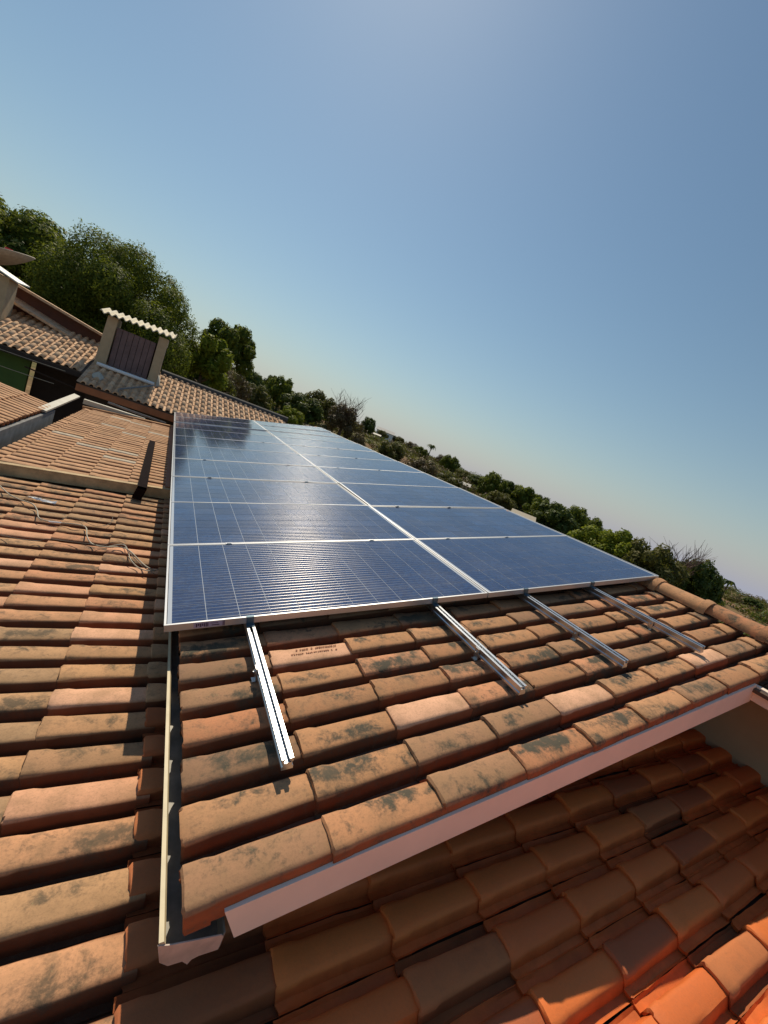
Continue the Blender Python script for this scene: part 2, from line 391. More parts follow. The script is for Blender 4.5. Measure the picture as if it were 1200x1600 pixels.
def put_tile(meshes, name, frame, a, y, parent, skew=0, jit=1.0, dz=0):
    me = random.choice(meshes); o = bpy.data.objects.new(name, me); C.objects.link(o)
    mx = frame @ Matrix.Translation((a + random.gauss(0, .0035) * jit, y + random.gauss(0, .0018) * jit, dz + random.gauss(0, .0018) * jit)) \
        @ Matrix.Rotation(skew + random.gauss(0, .006) * jit, 4, 'Z') @ Matrix.Rotation(random.gauss(0, .004) * jit, 4, 'Y') @ Matrix.Rotation(random.gauss(0, .017) * jit, 4, 'X')
    return par(o, parent, mx)

# ------------------------------------------------------------------ the house: raised roof, lower roof, walls
house = empty('house', (1.9, 0, GZ), 'house roofed in weathered clay tiles in the foreground, its raised roof under the solar array', 'house')
W0 = -.112                                                        # tile crest level below the panel plane
SK = .03
def vrow(j, u): return -1.085 + PITCH_U * j + SK * (u - .07)
b = MB()                                                          # boarded deck under the raised roof's tiles
z1, z0 = W0 - .062, W0 - .085
b.hexa([(.10, -1.09, z0), (3.10, -1.0, z0), (3.10, 10.5, z0), (.10, 10.5, z0), (.10, -1.09, z1), (3.10, -1.0, z1), (3.10, 10.5, z1), (.10, 10.5, z1)])
b.box((3.102, -3.2, z0), (3.74, 10.5, z1))
roofU = b.build('raised_roof', M_DECK, house, MU)
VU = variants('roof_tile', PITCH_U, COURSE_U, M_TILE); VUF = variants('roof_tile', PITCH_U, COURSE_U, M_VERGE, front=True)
VS = variants('roof_tile', PITCH_U, COURSE_U, M_SALMON, 2); VSF = variants('roof_tile', PITCH_U, COURSE_U, M_SALMON, 1, front=True)
U0 = .062
FRESH = {(1, 4), (2, 2), (5, 1), (1, 7)}                          # (row, course) of the cleaner salmon tiles
stamped = None
for k in range(9):
    u = U0 + COURSE_U * k
    for j in range(0, 9):
        if (j, k) in FRESH: V = VS
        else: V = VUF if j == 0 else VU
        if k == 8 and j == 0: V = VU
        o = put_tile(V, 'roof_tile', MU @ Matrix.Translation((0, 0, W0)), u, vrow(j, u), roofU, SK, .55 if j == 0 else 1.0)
        if (j, k) == (5, 1): stamped = o
    if k >= 8:
        for j in range(-9, 0): put_tile(VU, 'roof_tile', MU @ Matrix.Translation((0, 0, W0)), u, vrow(j, u), roofU, SK, 1.0)
if stamped:                                                       # two lines of worn stamped lettering on one clean tile
    b = MB(); r = random.Random(3)
    for line, (x0, x1, y, h) in enumerate(((.13, .335, .022, .011), (.10, .335, -.008, .009))):
        x = x0
        while x < x1:
            wch = r.uniform(.006, .009)
            if r.random() < .87:
                for s in range(r.choice((2, 3))):
                    if r.random() < .5: b.box((x, y + s * h / 3, .0142), (x + wch, y + s * h / 3 + .0018, .0175 - line * .001))
                    else: b.box((x + s * wch / 3, y, .0142), (x + s * wch / 3 + .0018, y + h, .0175 - line * .001))
            x += wch + .003
    # cheap marks hug the crown's slope
    b.v = [(x, y, z - .013 * (x / .391) * .92 + .0022) for x, y, z in b.v]
    tag(b.build('stamp_lettering', M_STAMP, roofU, WM[stamped]), 'two lines of worn, unreadable lettering stamped in a clean tile')

VSH = variants('roof_tile', PITCH_U, .215, M_TILE, 4)
for j in range(-9, 9): put_tile(VSH, 'roof_tile', MU @ Matrix.Translation((0, 0, W0)), U0 + COURSE_U * 9, vrow(j, U0 + COURSE_U * 9), roofU, SK, 1.0)
b = MB(); R0 = MU @ Vector((3.84, 0, -.15)); q = 3.4
b.hexa([(R0.x, -3.2, R0.z - .05), (R0.x + q, -3.2, R0.z - .05 - q * .2586), (R0.x + q, 10.5, R0.z - .05 - q * .2586), (R0.x, 10.5, R0.z - .05),
        (R0.x, -3.2, R0.z), (R0.x + q, -3.2, R0.z - q * .2586), (R0.x + q, 10.5, R0.z - q * .2586), (R0.x, 10.5, R0.z)])
b.build('rear_slope', M_LOW, house)
# ridge caps along the top of the raised roof
def ridge_mesh():
    b = MB(); n = 8; st = [(0, .096), (.03, .102), (.055, .102), (.06, .085), (.40, .078)]
    for y, r_ in st:
        for k in range(n + 1):
            a = math.pi * k / n; b.v.append((-math.cos(a) * r_ * 1.12, y, math.sin(a) * r_ * .86))
    for i in range(len(st) - 1):
        for k in range(n): b.f.append((i * (n + 1) + k, i * (n + 1) + k + 1, (i + 1) * (n + 1) + k + 1, (i + 1) * (n + 1) + k))
    for k in range(n + 1): x, y, z = b.v[k]; b.v.append((x * .86, y + .002, z * .84))
    o = len(st) * (n + 1)
    for k in range(n): b.f.append((k, o + k, o + k + 1, k + 1))
    me = b.mesh('ridge_tile', M_TILE); smooth_by_angle(me, 40); return me
RM = ridge_mesh()
for i in range(-6, 27):
    o = bpy.data.objects.new('ridge_tile', RM); C.objects.link(o)
    par(o, roofU, MU @ Matrix.Translation((3.80 + random.gauss(0, .004), -.075 + .39 * i, -.095)) @ Matrix.Rotation(random.gauss(0, .012), 4, 'Z') @ Matrix.Rotation(.015, 4, 'X'))

# white fascia along the verge, and along the eave of the part that comes forward
b = MB()
def fv(u): return -1.1525 + SK * (u - .19)
pts = []
for (u, w_) in ((.190, -.250), (3.115, -.262)): pts.append((u, w_))
b.hexa([(.190, fv(.2), -.252), (3.13, fv(3.1), -.272), (3.13, fv(3.1) + .03, -.272), (.190, fv(.2) + .03, -.252),
        (.163, fv(.2), -.140), (3.13, fv(3.1), -.152), (3.13, fv(3.1) + .03, -.152), (.163, fv(.2) + .03, -.140)])
tag(b.build('fascia_board', M_WHITE, house, MU), 'long white fascia board under the verge of the raised roof')
b = MB(); b.box((3.132, -3.2, -.262), (3.162, fv(3.1) + .03, -.165))
tag(b.build('fascia_board', M_WHITE, house, MU), 'short white fascia board at the right edge, under the eave')
b = MB(); b.box((3.164, -3.2, -.225), (3.98, .0, -.215)); b.build('soffit', M_WALL, house, MU)
# walls below the raised roof
b = MB(); b.box((3.76, -3.2, -1.2), (3.90, -.2, .80)); b.build('wall', M_WALL, house)
b = MB()
for x0, x1 in ((.45, 3.755),):
    z = lambda x: x * math.tan(T) - .22
    b.hexa([(x0, -.30, -1.2), (x1, -.30, -1.2), (x1, -.15, -1.2), (x0, -.15, -1.2), (x0, -.30, z(x0)), (x1, -.30, z(x1)), (x1, -.15, z(x1)), (x0, -.15, z(x0))])
b.build('wall', M_WALL, house)
b = MB()                                                          # long side wall under the eave
b.box((.30, -.14, -1.2), (.44, 10.4, -.17)); b.build('wall', M_WALL, house)

# gutter along the eave: folded cream lip, dirty inside, torn end cap
gx0, gx1, gy0, gy1, gzt, gzb = .055, .215, -1.155, 10.45, -.142, -.212
gut = MB()
gut.box((gx0 + .028, gy0, gzb), (gx1, gy1, gzb + .004)); gut.box((gx1 - .004, gy0, gzb + .004), (gx1, gy1, gzt - .02))
gutter = tag(gut.build('gutter', M_GUTIN, house), 'sheet metal box gutter along the raised eave')
b = MB(); ys = list(np.linspace(gy0, gy1, 60))
r = random.Random(5)
prev = None
for i, y in enumerate(ys):
    dx = .0012 * math.sin(y * .9)
    ring = [(gx0 + dx + .024, y, gzb), (gx0 + dx, y, gzt), (gx0 + dx + .011, y, gzt + .002), (gx0 + dx + .018, y, gzt - .010), (gx0 + dx + .013, y, gzt - .014), (gx0 + dx + .030, y, gzb + .004)]
    b.v += ring
    if i:
        o = (i - 1) * 6
        for k in range(6): b.f.append((o + k, o + 6 + k, o + 6 + (k + 1) % 6, o + (k + 1) % 6))
b.f.append((5, 4, 3, 2, 1, 0)); b.build('outer_lip', M_CREAM, gutter)
b = MB(); e = gy0 - .003
pts = [(gx0 - .002, gzt - .004), (gx0 + .03, gzt - .012), (gx1 - .01, gzt - .022), (gx1 - .003, gzt - .03), (gx1 - .004, gzb - .002), (gx1 - .05, gzb - .006), (gx0 + .095, gzb - .012), (gx0 + .088, gzb - .026), (gx0 + .072, gzb - .010), (gx0 + .040, gzb - .012), (gx0 + .016, gzb + .008)]
n = len(pts); b.v = [(x, e, z) for x, z in pts] + [(x, e + .003, z) for x, z in pts]
b.f = [tuple(range(n)), tuple(reversed(range(n, 2 * n)))] + [(i, n + i, n + (i + 1) % n, (i + 1) % n) for i in range(n)]
tag(b.build('end_cap', M_GALV, gutter), 'torn metal end cap of the gutter')

# lower roof
b = MB(); b.box((-2.55, .1, -.09), (4.02, 5.42, -.072))
roofL = b.build('lower_roof', M_DECK, house, ML)
PITCH_L, COURSE_L = .1745, .378
VL = variants('roof_tile', PITCH_L, COURSE_L, M_LOW); VR = variants('roof_tile', PITCH_L, COURSE_L, M_RED, hc=.043, d=.045, rnd=True, t=.016, flare=1.11); VLS = variants('roof_tile', PITCH_L, COURSE_L, M_SALMON, 3)
low_n = 0; VO = variants('roof_tile', PITCH_L, COURSE_L, M_OLDRED, 5, hc=.045, d=.048, rnd=True, t=.016, flare=1.10)
rest = []
for k in range(-7, 11):
    a = .113 + COURSE_L * k
    for j in range(-8, 23):
        y = 1.482 - .055 + PITCH_L * j + .02 * (a - .1)
        P = ML @ Vector((a + .19, y, 0)); X = P
        if k >= 1 and j > 1: continue
        # what lies far outside the frame is left out
        c = CR @ (M3.T @ np.array(P)) + CT
        if c[2] < .05:
            if k < 1: rest.append((a, y))
            continue
        px, py = 600 + F * c[0] / c[2], 800 + F * c[1] / c[2]
        if px < -330 or px > 1420 or py > 1830:
            if k < 1: rest.append((a, y))
            continue
        if k <= 0: V = VLS if (random.random() < .16 and j < 17) else VL
        else: V = VR if (k > 1 or j < 2) else VL
        if k == 0 and j < 3: V = VO
        if k > 0 and (k * 7 + j * 5) % 11 == 0: V = VO
        put_tile(V, 'roof_tile', ML, a, y + (.008 if V in (VR, VO) else 0), roofL, .02); low_n += 1

tm = VL[0]; tv = np.array([v.co[:] for v in tm.vertices]); tf = [tuple(p.vertices) for p in tm.polygons]
b = MB(); n_ = len(tv)
for q, (a, y) in enumerate(rest):
    b.v += [tuple(p) for p in tv + np.array([a, y, 0])]; b.f += [tuple(i + q * n_ for i in f) for f in tf]
o = b.build('roof_tile', M_LOW, roofL, ML); o['kind'] = 'stuff'
# unseen roof added below and behind the viewer to bounce warm light: joined tile copies
tm = VR[0]; tv = np.array([v.co[:] for v in tm.vertices]); tf = [tuple(p.vertices) for p in tm.polygons]
b = MB(); n_ = len(tv); q = 0
for k in range(-7, 11):
    for j in range(-42, -8):
        off = np.array([.113 + COURSE_L * k, 1.482 - .055 + PITCH_L * j + .02 * COURSE_L * k, 0]); vv = tv + off
        b.v += [tuple(p) for p in vv]; b.f += [tuple(i + q * n_ for i in f) for f in tf]; q += 1
o = b.build('roof_tile', M_RED, roofL, ML); o['kind'] = 'stuff'
b = MB(); b.box((-2.6, -6.0, -.09), (4.02, .098, -.070)); b.build('bounce_roof_deck', M_DECK, roofL, ML)
# ------------------------------------------------------------------ wing with its own, slightly higher roof
wing = empty('house_wing', (-1, 6.3, GZ), 'wing with a clean orange-brown tiled roof left of the far half of the solar array', 'building')
b = MB(); YW0, YW1 = 3.50 - CW[1], 9.2 - CW[1]
b.box((-1.55, YW0, -.10), (.17, YW1, -.074)); roofW = b.build('wing_roof', M_DECK, wing, MW)
VW = variants('roof_tile', PITCH_L, COURSE_L, M_WING); VP = variants('roof_tile', PITCH_L, COURSE_L, M_PALE, 2)
Pw0 = CW - D_WING * nL
pale = [at_plane(x, y, Pw0, nL) for x, y in [(130, 697), (175, 703), (120, 683), (192, 677), (163, 664), (205, 661), (212, 721), (180, 652), (236, 677)]]
pale = [((P - Pw0) @ uL, P[1] - CW[1]) for P in pale]
pick = set()
for a_, y_ in pale: pick.add((math.floor((a_ + 1.42) / COURSE_L), round((y_ - YW0 - .09) / PITCH_L)))
for k in range(0, 4):
    for j in range(0, 32):
        y = YW0 + .09 + PITCH_L * j
        put_tile(VP if (k, j) in pick else VW, 'roof_tile', MW, -1.42 + COURSE_L * k, y, roofW, 0, .8)
VWs = variants('roof_tile', PITCH_L, .13, M_WING, 3)
for j in range(0, 32): put_tile(VWs, 'roof_tile', MW, -1.55, YW0 + .09 + PITCH_L * j, roofW, 0, .8)
b = MB(); b.box((-1.9, YW0 - .05, -.115), (.165, YW0 - .015, -.008)); b.box((-1.9, YW0 - .052, -.006), (.165, YW0 + .02, .006))
tag(b.build('eave_board', M_TANB, wing, MW), 'weathered cream board across the front edge of the wing roof')
b = MB(); b.box((-1.62, YW1 - .02, -.07), (.17, YW1 + .08, .03)); b.build('ridge_mortar', M_WING, wing, MW)
b = MB(); b.box((.10, YW0 + .02, -.05), (.155, YW1, .022)); b.build('verge_strip', M_BROWNB, wing, MW)
b = MB(); b.box((-1.62, 3.55, GZ + .02), (.02, 9.2, -.75)); b.build('wall', M_WALL, wing)

pl = MB()                                                         # dark plank leaning over the eave board
P1 = np.array(MW @ Vector((-.075, 4.98 + 1.9 - 0, .035))); 
A_ = at_plane(238, 691, Pw0 + nL * .03, nL); B_ = at_plane(222, 764, Pw0 + nL * .035, nL); C_ = at_plane(213, 780, CW - (D_LOW - .02) * nL, nL)
for p, q in ((A_, B_), (B_, C_)):
    p, q = np.array(p), np.array(q); hw = .045; s = np.array([hw, 0, 0]); th = nL * .025
    pl.hexa([tuple(p - s), tuple(p + s), tuple(q + s), tuple(q - s), tuple(p - s + th), tuple(p + s + th), tuple(q + s + th), tuple(q - s + th)][::1])
tag(pl.build('plank', M_DARKW), 'dark narrow plank lying over the wing roof edge beside the gutter', 'plank')

# ------------------------------------------------------------------ rails and panels
LP, SP = 1.928, 1.010
PLN, PSN = LP - .010, SP - .006
for u, tip, nm in ((.385, -.845, 'mounting rail nearest the gutter, gleaming white in the sun'), (1.500, -.785, 'second mounting rail from the gutter, under the middle seam of the array'),
                   (2.268, -.78, 'third mounting rail from the gutter, right of the middle seam'), (2.975, -.815, 'mounting rail nearest the roof ridge, sticking out under the panel corner')):
    root = empty('mounting_rail', MU @ Vector((u, tip, W0 + .01)), nm, 'rail', 'aluminium rails under the solar array')
    b = MB(); t_, h0 = -.0375, -.0825; hw = .020
    P = [(-hw, h0), (hw, h0), (hw, h0 + .012), (hw - .005, h0 + .016), (hw - .005, h0 + .028), (hw, h0 + .032), (hw, t_), (.007, t_), (.007, t_ - .010), (.013, t_ - .010), (.013, t_ - .017), (-.013, t_ - .017), (-.013, t_ - .010), (-.007, t_ - .010), (-.007, t_), (-hw, t_), (-hw, h0 + .032), (-hw + .005, h0 + .028), (-hw + .005, h0 + .016), (-hw, h0 + .012)]
    n = len(P)
    for v in (tip, 10.05):
        b.v += [(u + x, v, z) for x, z in P]
    b.f = [(i, (i + 1) % n, n + (i + 1) % n, n + i) for i in range(n)] + [tuple(reversed(range(n))), tuple(range(n, 2 * n))]
    b.build('profile', M_RAIL, root, MU)
    b = MB(); v = -.05                                            # end clamp gripping the front frame
    b.box((u - .018, -.034, -.0372), (u + .018, -.002, -.0345)); b.box((u - .018, -.0055, -.0345), (u + .018, -.0022, .0025)); b.box((u - .018, -.0022, .0012), (u + .018, .010, .0035))
    b.build('end_clamp', M_CLAMP, root, MU)
    hv = -.36 if u < 1 else tip + .30
    b = MB(); s = -1
    b.box((u + s * .026, hv, -.105), (u + s * .0205, hv + .03, -.040)); b.box((u + s * .040, hv, -.107), (u + s * .0205, hv + .03, -.102)); b.box((u + s * .030, hv + .008, -.07), (u + s * .026, hv + .022, -.056))
    b.build('roof_hook', M_STEEL, root, MU)
    b = MB(); b.tube([MU @ Vector((u + s * .026, hv + .015, -.063)), MU @ Vector((u + s * .036, hv + .015, -.063))], .004, 6); b.build('bolt', M_STEEL, root)
    for q in range(1, 10):
        b = MB(); v = q * SP - .006
        b.box((u - .022, v - .012, .0008), (u + .022, v + .012, .0025)); b.build('mid_clamp', M_STEEL if q > 2 else M_ALU, root, MU)
        b2 = MB(); b2.box((u - .016, v - .010, .0027), (u + .016, v - .003, .0050)); b2.build('mid_clamp', M_CLAMP, root, MU)

def frame_mesh():
    b = MB(); wd = .010; h = -.035
    b.box((0, 0, h), (PLN, wd, 0)); b.box((0, PSN - wd, h), (PLN, PSN, 0)); b.box((0, wd, h), (wd, PSN - wd, 0)); b.box((PLN - wd, wd, h), (PLN, PSN - wd, 0))
    return b.mesh('frame', M_ALU)
FRM = frame_mesh()
b = MB(); b.box((.013, .013, -.010), (PLN - .013, PSN - .013, -.0034)); BCK = b.mesh('backsheet', M_BACK)
CU, CV = (PLN - .062) / 12, (PSN - .034) / 6
def cell_quad(b, x, y):
    gq = .0016
    b.add([(x + gq, y + gq, 0), (x + CU - gq, y + gq, 0), (x + CU - gq, y + CV - gq, 0), (x + gq, y + CV - gq, 0)], [(0, 1, 2, 3)])
    b.uv += [(0, 0), (1, 0), (1, 1), (0, 1)]
b = MB(); cell_quad(b, 0, 0); ONE = b.mesh('cell', M_CELL)
b = MB()
for i in range(12):
    for j in range(6): cell_quad(b, .031 + i * CU, .017 + j * CV)
ALLC = b.mesh('cell_grid', M_CELL)
ORD = ['first', 'second', 'third', 'fourth', 'fifth', 'sixth', 'seventh', 'eighth', 'ninth', 'tenth']
for row in range(10):
    for colm in range(2):
        side = 'left' if colm == 0 else 'right'
        lab = ('nearest' if row == 0 else 'farthest' if row == 9 else ORD[row] + ' from the front') + ' blue solar panel in the ' + side + ' column of the roof array'
        tl = Matrix.Rotation(random.gauss(0, .005), 4, 'X') @ Matrix.Rotation(random.gauss(0, .002), 4, 'Y') if row else Matrix.Identity(4)
        mx = MU @ Matrix.Translation((colm * LP, row * SP, 0)) @ tl
        root = empty('solar_panel', mx @ Vector((0, 0, -.035)), lab, 'solar panel', 'solar panels of the roof array')
        for nm, me in (('frame', FRM), ('backsheet', BCK)):
            o = bpy.data.objects.new(nm, me); C.objects.link(o); par(o, root, mx)
            if nm == 'backsheet': bs = o
        if row == 0:
            for i in range(12):
                for j in range(6):
                    o = bpy.data.objects.new('cell', ONE); C.objects.link(o)
                    par(o, bs, mx @ Matrix.Translation((.031 + i * CU, .017 + j * CV, -.0026)))
        else:
            o = bpy.data.objects.new('cell', ALLC); C.objects.link(o); par(o, bs, mx @ Matrix.Translation((0, 0, -.0026))); o['kind'] = 'stuff'
        if row == 0 and colm == 0:
            b = MB(); b.box((.125, -.0012, -.030), (.265, -.0004, -.004)); st_ = b.build('sticker', M_STICK, root, mx)
            b = MB(); r = random.Random(8)
            for xx in np.arange(.135, .175, .009): b.box((xx, -.0022, -.027 + r.random() * .008), (xx + .006, -.0013, -.008))
            for xx in (.18, .186): b.box((xx, -.0022, -.027), (xx + .004, -.0013, -.006))
            b.box((.20, -.0022, -.012), (.235, -.0013, -.010)); b.box((.205, -.0022, -.024), (.24, -.0013, -.020))
            for xx in (.255, .259, .262): b.box((xx, -.0022, -.030), (xx + .002, -.0013, -.004))
            b.build('print', M_INK, st_, mx)

# ------------------------------------------------------------------ cables and scraps on the lower roof
def lowpt(x, y, h=.03): return at_plane(x, y, CW - (D_LOW - h) * nL, nL)
def cable(name, pix, rad, mtl, label, h=.03):
    pts = [lowpt(x, y, h + .02 * (i % 2)) for i, (x, y) in enumerate(pix)]
    # Catmull-Rom through the measured points
    out = []
    for i in range(len(pts) - 1):
        p0, p1, p2, p3 = pts[max(i - 1, 0)], pts[i], pts[i + 1], pts[min(i + 2, len(pts) - 1)]
        for s in np.linspace(0, 1, 6, endpoint=False):
            out.append(.5 * ((2 * p1) + (-p0 + p2) * s + (2 * p0 - 5 * p1 + 4 * p2 - p3) * s * s + (-p0 + 3 * p1 - 3 * p2 + p3) * s ** 3))
    out.append(pts[-1]); b = MB(); b.tube(out, rad, 6); tag(b.build(name, mtl, smooth=True), label, 'cable')
cable('cable', [(0, 759), (14, 772), (32, 781), (50, 787), (58, 797), (62, 810), (85, 816), (118, 819), (134, 824), (136, 838), (143, 849), (160, 854), (190, 855), (204, 862), (218, 876), (230, 886), (243, 892)], .005, M_CABLE, 'pale cable winding across the lower tiles from the left edge to the gutter')
cable('cable', [(165, 855), (192, 851), (200, 862), (204, 874), (215, 886), (232, 892), (248, 890)], .004, M_CABLE, 'short looped cable beside the gutter on the lower tiles')
cable('cable', [(0, 836), (30, 842), (58, 845), (74, 842), (100, 845), (140, 850), (160, 852), (178, 847), (194, 850), (206, 868), (222, 884), (240, 896)], .003, M_CABLED, 'thin dark wire lying along the lower tiles to the gutter')
cable('cable', [(93, 816), (104, 808), (125, 812), (150, 822), (172, 818), (176, 808)], .002, M_CABLED, 'thin dark wire curled above the pale cable')
for (x, y, wx, wy, lab) in ((54, 780, .10, .035, 'crumpled white plastic scrap, farther of two on the lower tiles'), (74, 785, .13, .04, 'crumpled white plastic scrap, nearer of two on the lower tiles')):
    P = lowpt(x, y, .02); b = MB(); r = random.Random(x)
    for i in range(5):
        for j in range(4): b.v.append((P[0] + (i / 4 - .5) * wx, P[1] + (j / 3 - .5) * wy + (i / 4 - .5) * -.02, P[2] + r.uniform(0, .022) + (i / 4 - .5) * wx * .1))
    for i in range(4):
        for j in range(3): b.f.append((i * 4 + j, (i + 1) * 4 + j, (i + 1) * 4 + j + 1, i * 4 + j + 1))
    o = tag(b.build('plastic_scrap', M_PLAST), lab, 'plastic scrap'); md = o.modifiers.new('thickness', 'SOLIDIFY'); md.thickness = .002
b = MB(); b.tube([lowpt(76, 815, .035), lowpt(96, 817, .035)], .007, 8); tag(b.build('cable_joint', M_PLAST), 'small white cable joint on the pale cable', 'cable joint')

# ------------------------------------------------------------------ neighbouring house across the yard, with the chimney
nb = empty('chimney_house', (-1, 13, GZ), 'neighbouring house with pale tiled roof and a big chimney beyond the solar array', 'house')
SL = .287; FP0 = np.array([0, 11, -.155])
def fz(y, x=0): return -.155 + SL * (y - 11)
def barrel_roof(spans, W, Lc, mtl):
    b = MB(); r = random.Random(2)
    for x0, x1, y0, y1 in spans:
        nx = int((x1 - x0) / W); ny = int((y1 - y0) / Lc) + 1
        for i in range(nx):
            for j in range(ny):
                xc = x0 + (i + .5) * W + r.gauss(0, .003); ya = y0 + j * Lc + r.gauss(0, .006); yb = min(ya + Lc + .03, y1 + .05)
                o = len(b.v); n = 6
                for (yy, rr_, dz) in ((ya, .062, .016), (yb, .055, 0.0)):
                    for k in range(n + 1):
                        a = math.pi * k / n; b.v.append((xc - math.cos(a) * rr_, yy, fz(yy) + math.sin(a) * rr_ * .85 + dz))
                for k in range(n): b.f.append((o + k, o + n + 1 + k, o + n + 2 + k, o + k + 1))
                for k in range(n + 1): x, y, z = b.v[o + k]; b.v.append((xc + (x - xc) * .8, y + .004, z - .016))
                q = o + 2 * (n + 1)
                for k in range(n): b.f.append((o + k, o + k + 1, q + k + 1, q + k))
        for i in range(nx + 1):                                   # the pans between
            xc = x0 + i * W
            for j in range(ny):
                ya = y0 + j * Lc; yb = min(ya + Lc + .03, y1); o = len(b.v)
                for yy, dz in ((ya, .012), (yb, 0)):
                    for dx, z in ((-.05, .012), (-.025, -.002), (.025, -.002), (.05, .012)): b.v.append((xc + dx, yy, fz(yy) + z + dz))
                b.f += [(o + k, o + k + 1, o + 5 + k, o + 4 + k) for k in range(3)]
    return b
rf = MB()
for x0, x1, y0, y1 in ((-2.15, 3.6, 11.02, 13.9), (-6.5, -2.152, 11.72, 14.5)):
    rf.hexa([(x0, y0, fz(y0) - .10), (x1, y0, fz(y0) - .10), (x1, y1, fz(y1) - .10), (x0, y1, fz(y1) - .10), (x0, y0, fz(y0) - .004), (x1, y0, fz(y0) - .004), (x1, y1, fz(y1) - .004), (x0, y1, fz(y1) - .004)])
roofF = rf.build('main_roof', M_DECK, nb)
o = barrel_roof([(-2.15, 3.6, 11.0, 13.9), (-6.5, -2.15, 11.7, 14.5)], .1745, .378, M_FAR).build('roof_tile', M_FAR, roofF, smooth=True); o['kind'] = 'stuff'
b = MB(); b.box((-2.18, 10.97, -.36), (.35, 11.0, -.19)); b.build('fascia_board', M_BROWNB, nb)
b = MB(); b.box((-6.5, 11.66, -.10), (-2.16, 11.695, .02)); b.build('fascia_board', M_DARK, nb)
b = MB(); b.tube([(x, 13.95, fz(13.9) + .02) for x in (-.6, 1.5, 3.7)], .12, 8); b.build('ridge_mortar', M_RIDGEG, nb)
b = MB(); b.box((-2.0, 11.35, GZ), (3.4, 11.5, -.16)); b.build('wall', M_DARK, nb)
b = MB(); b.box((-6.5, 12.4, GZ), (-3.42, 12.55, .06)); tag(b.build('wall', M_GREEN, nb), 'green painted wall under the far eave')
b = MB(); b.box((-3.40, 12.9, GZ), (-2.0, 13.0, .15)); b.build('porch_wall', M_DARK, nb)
b = MB(); b.tube([(-2.1, 11.9, -.45), (-3.4, 11.9, -.3)], .02, 6); b.build('porch_rail', M_DARK, nb)
# higher gable behind on the left
b = MB(); y = 14.6
b.hexa([(-6.8, y, 0), (-2.3, y, 0), (-2.3, y + .2, 0), (-6.8, y + .2, 0), (-6.8, y, 1.98), (-2.3, y, 1.06), (-2.3, y + .2, 1.06), (-6.8, y + .2, 1.98)]); b.build('gable_wall', plain('gable_dark_brick', (.12, .05, .035), .9), nb)
b = MB(); b.hexa([(-6.9, y - .25, 2.0), (-2.3, y - .25, 1.07), (-2.3, y + .3, 1.07), (-6.9, y + .3, 2.0), (-6.9, y - .25, 2.07), (-2.3, y - .25, 1.14), (-2.3, y + .3, 1.14), (-6.9, y + .3, 2.07)]); b.build('gable_cap', M_FAR, nb)
b = MB(); b.hexa([(-6.5, y - .62, 1.55), (-3.1, y - .62, .70), (-3.1, y - .02, .80), (-6.5, y - .02, 1.68), (-6.5, y - .62, 1.62), (-3.1, y - .62, .77), (-3.1, y - .02, .87), (-6.5, y - .02, 1.75)]); b.build('lean_to_roof', M_FAR, nb)

# chimney: two rendered cheeks, a boarded front between them, a corrugated sheet on top
cy, cx0, cx1, cz0, cz1 = 12.66, -2.17, -.62, .18, 1.74
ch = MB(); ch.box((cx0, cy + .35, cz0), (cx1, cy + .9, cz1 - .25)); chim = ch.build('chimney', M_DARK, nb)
b = MB(); b.hexa([(cx0 - .02, cy, cz0), (cx0 + .25, cy, cz0), (cx0 + .25, cy + .9, cz0), (cx0 - .02, cy + .9, cz0), (cx0 + .03, cy, cz1 - .04), (cx0 + .27, cy, cz1 - .04), (cx0 + .27, cy + .9, cz1 - .04), (cx0 + .03, cy + .9, cz1 - .04)]); b.build('cheek', M_RENDER, chim)
b = MB(); b.hexa([(cx1 - .24, cy, cz0), (cx1, cy, cz0), (cx1, cy + .9, cz0), (cx1 - .24, cy + .9, cz0), (cx1 - .24, cy, cz1 - .04), (cx1, cy, cz1 - .04), (cx1, cy + .9, cz1 - .04), (cx1 - .24, cy + .9, cz1 - .04)]); b.build('cheek', M_RENDER, chim)
nbd = 7; bw = (cx1 - cx0 - .56) / nbd
for i in range(nbd):
    x = cx0 + .285 + i * bw; b = MB(); b.box((x + .006, cy + .10 + .012 * (i % 2), cz0 + .05), (x + bw - .006, cy + .125 + .012 * (i % 2), cz1 - .26)); b.build('board', M_PLANK, chim)
b = MB(); nx = 96; xs = np.linspace(cx0 - .15, cx1 + .15, nx)
for i, x in enumerate(xs):
    z = cz1 + .034 * math.sin((x - cx0) * 2 * math.pi / .168) + (x - cx0) * .05
    for yy, dz in ((cy - .18, -.03), (cy + 1.1, .15)): b.v += [(x, yy, z + dz), (x, yy, z + dz + .03)]
    if i:
        q = (i - 1) * 4; p = i * 4
        b.f += [(q, p, p + 1, q + 1), (q + 2, q + 3, p + 3, p + 2), (q + 1, p + 1, p + 3, q + 3), (q, q + 2, p + 2, p)]
tag(b.build('corrugated_cap', M_FIBRO, chim, smooth=False), 'pale corrugated sheet on the chimney top')
b = MB(); b.hexa([(cx1 + .002, cy - .06, .22), (cx1 + .16, cy - .1, .20), (cx1 + .16, cy + .5, .36), (cx1 + .002, cy + .5, .36), (cx1 + .002, cy - .02, .62), (cx1 + .05, cy - .02, .50), (cx1 + .05, cy + .5, .55), (cx1 + .002, cy + .5, .65)]); b.build('mortar_flashing', M_CAP, chim)
b = MB(); b.tube([(-2.08, 12.42, .36), (-.66, 12.40, .36)], .05, 10)
tag(b.build('pvc_pipe', M_PVC, smooth=True), 'pale plastic pipe lying at the foot of the chimney', 'pipe')
b = MB(); b.tube([(-1.33, 11.12, .0), (-.64, 12.30, .33)], .022, 6); b.tube([(-1.34, 11.1, -.42), (-1.33, 11.12, .02)], .022, 6)
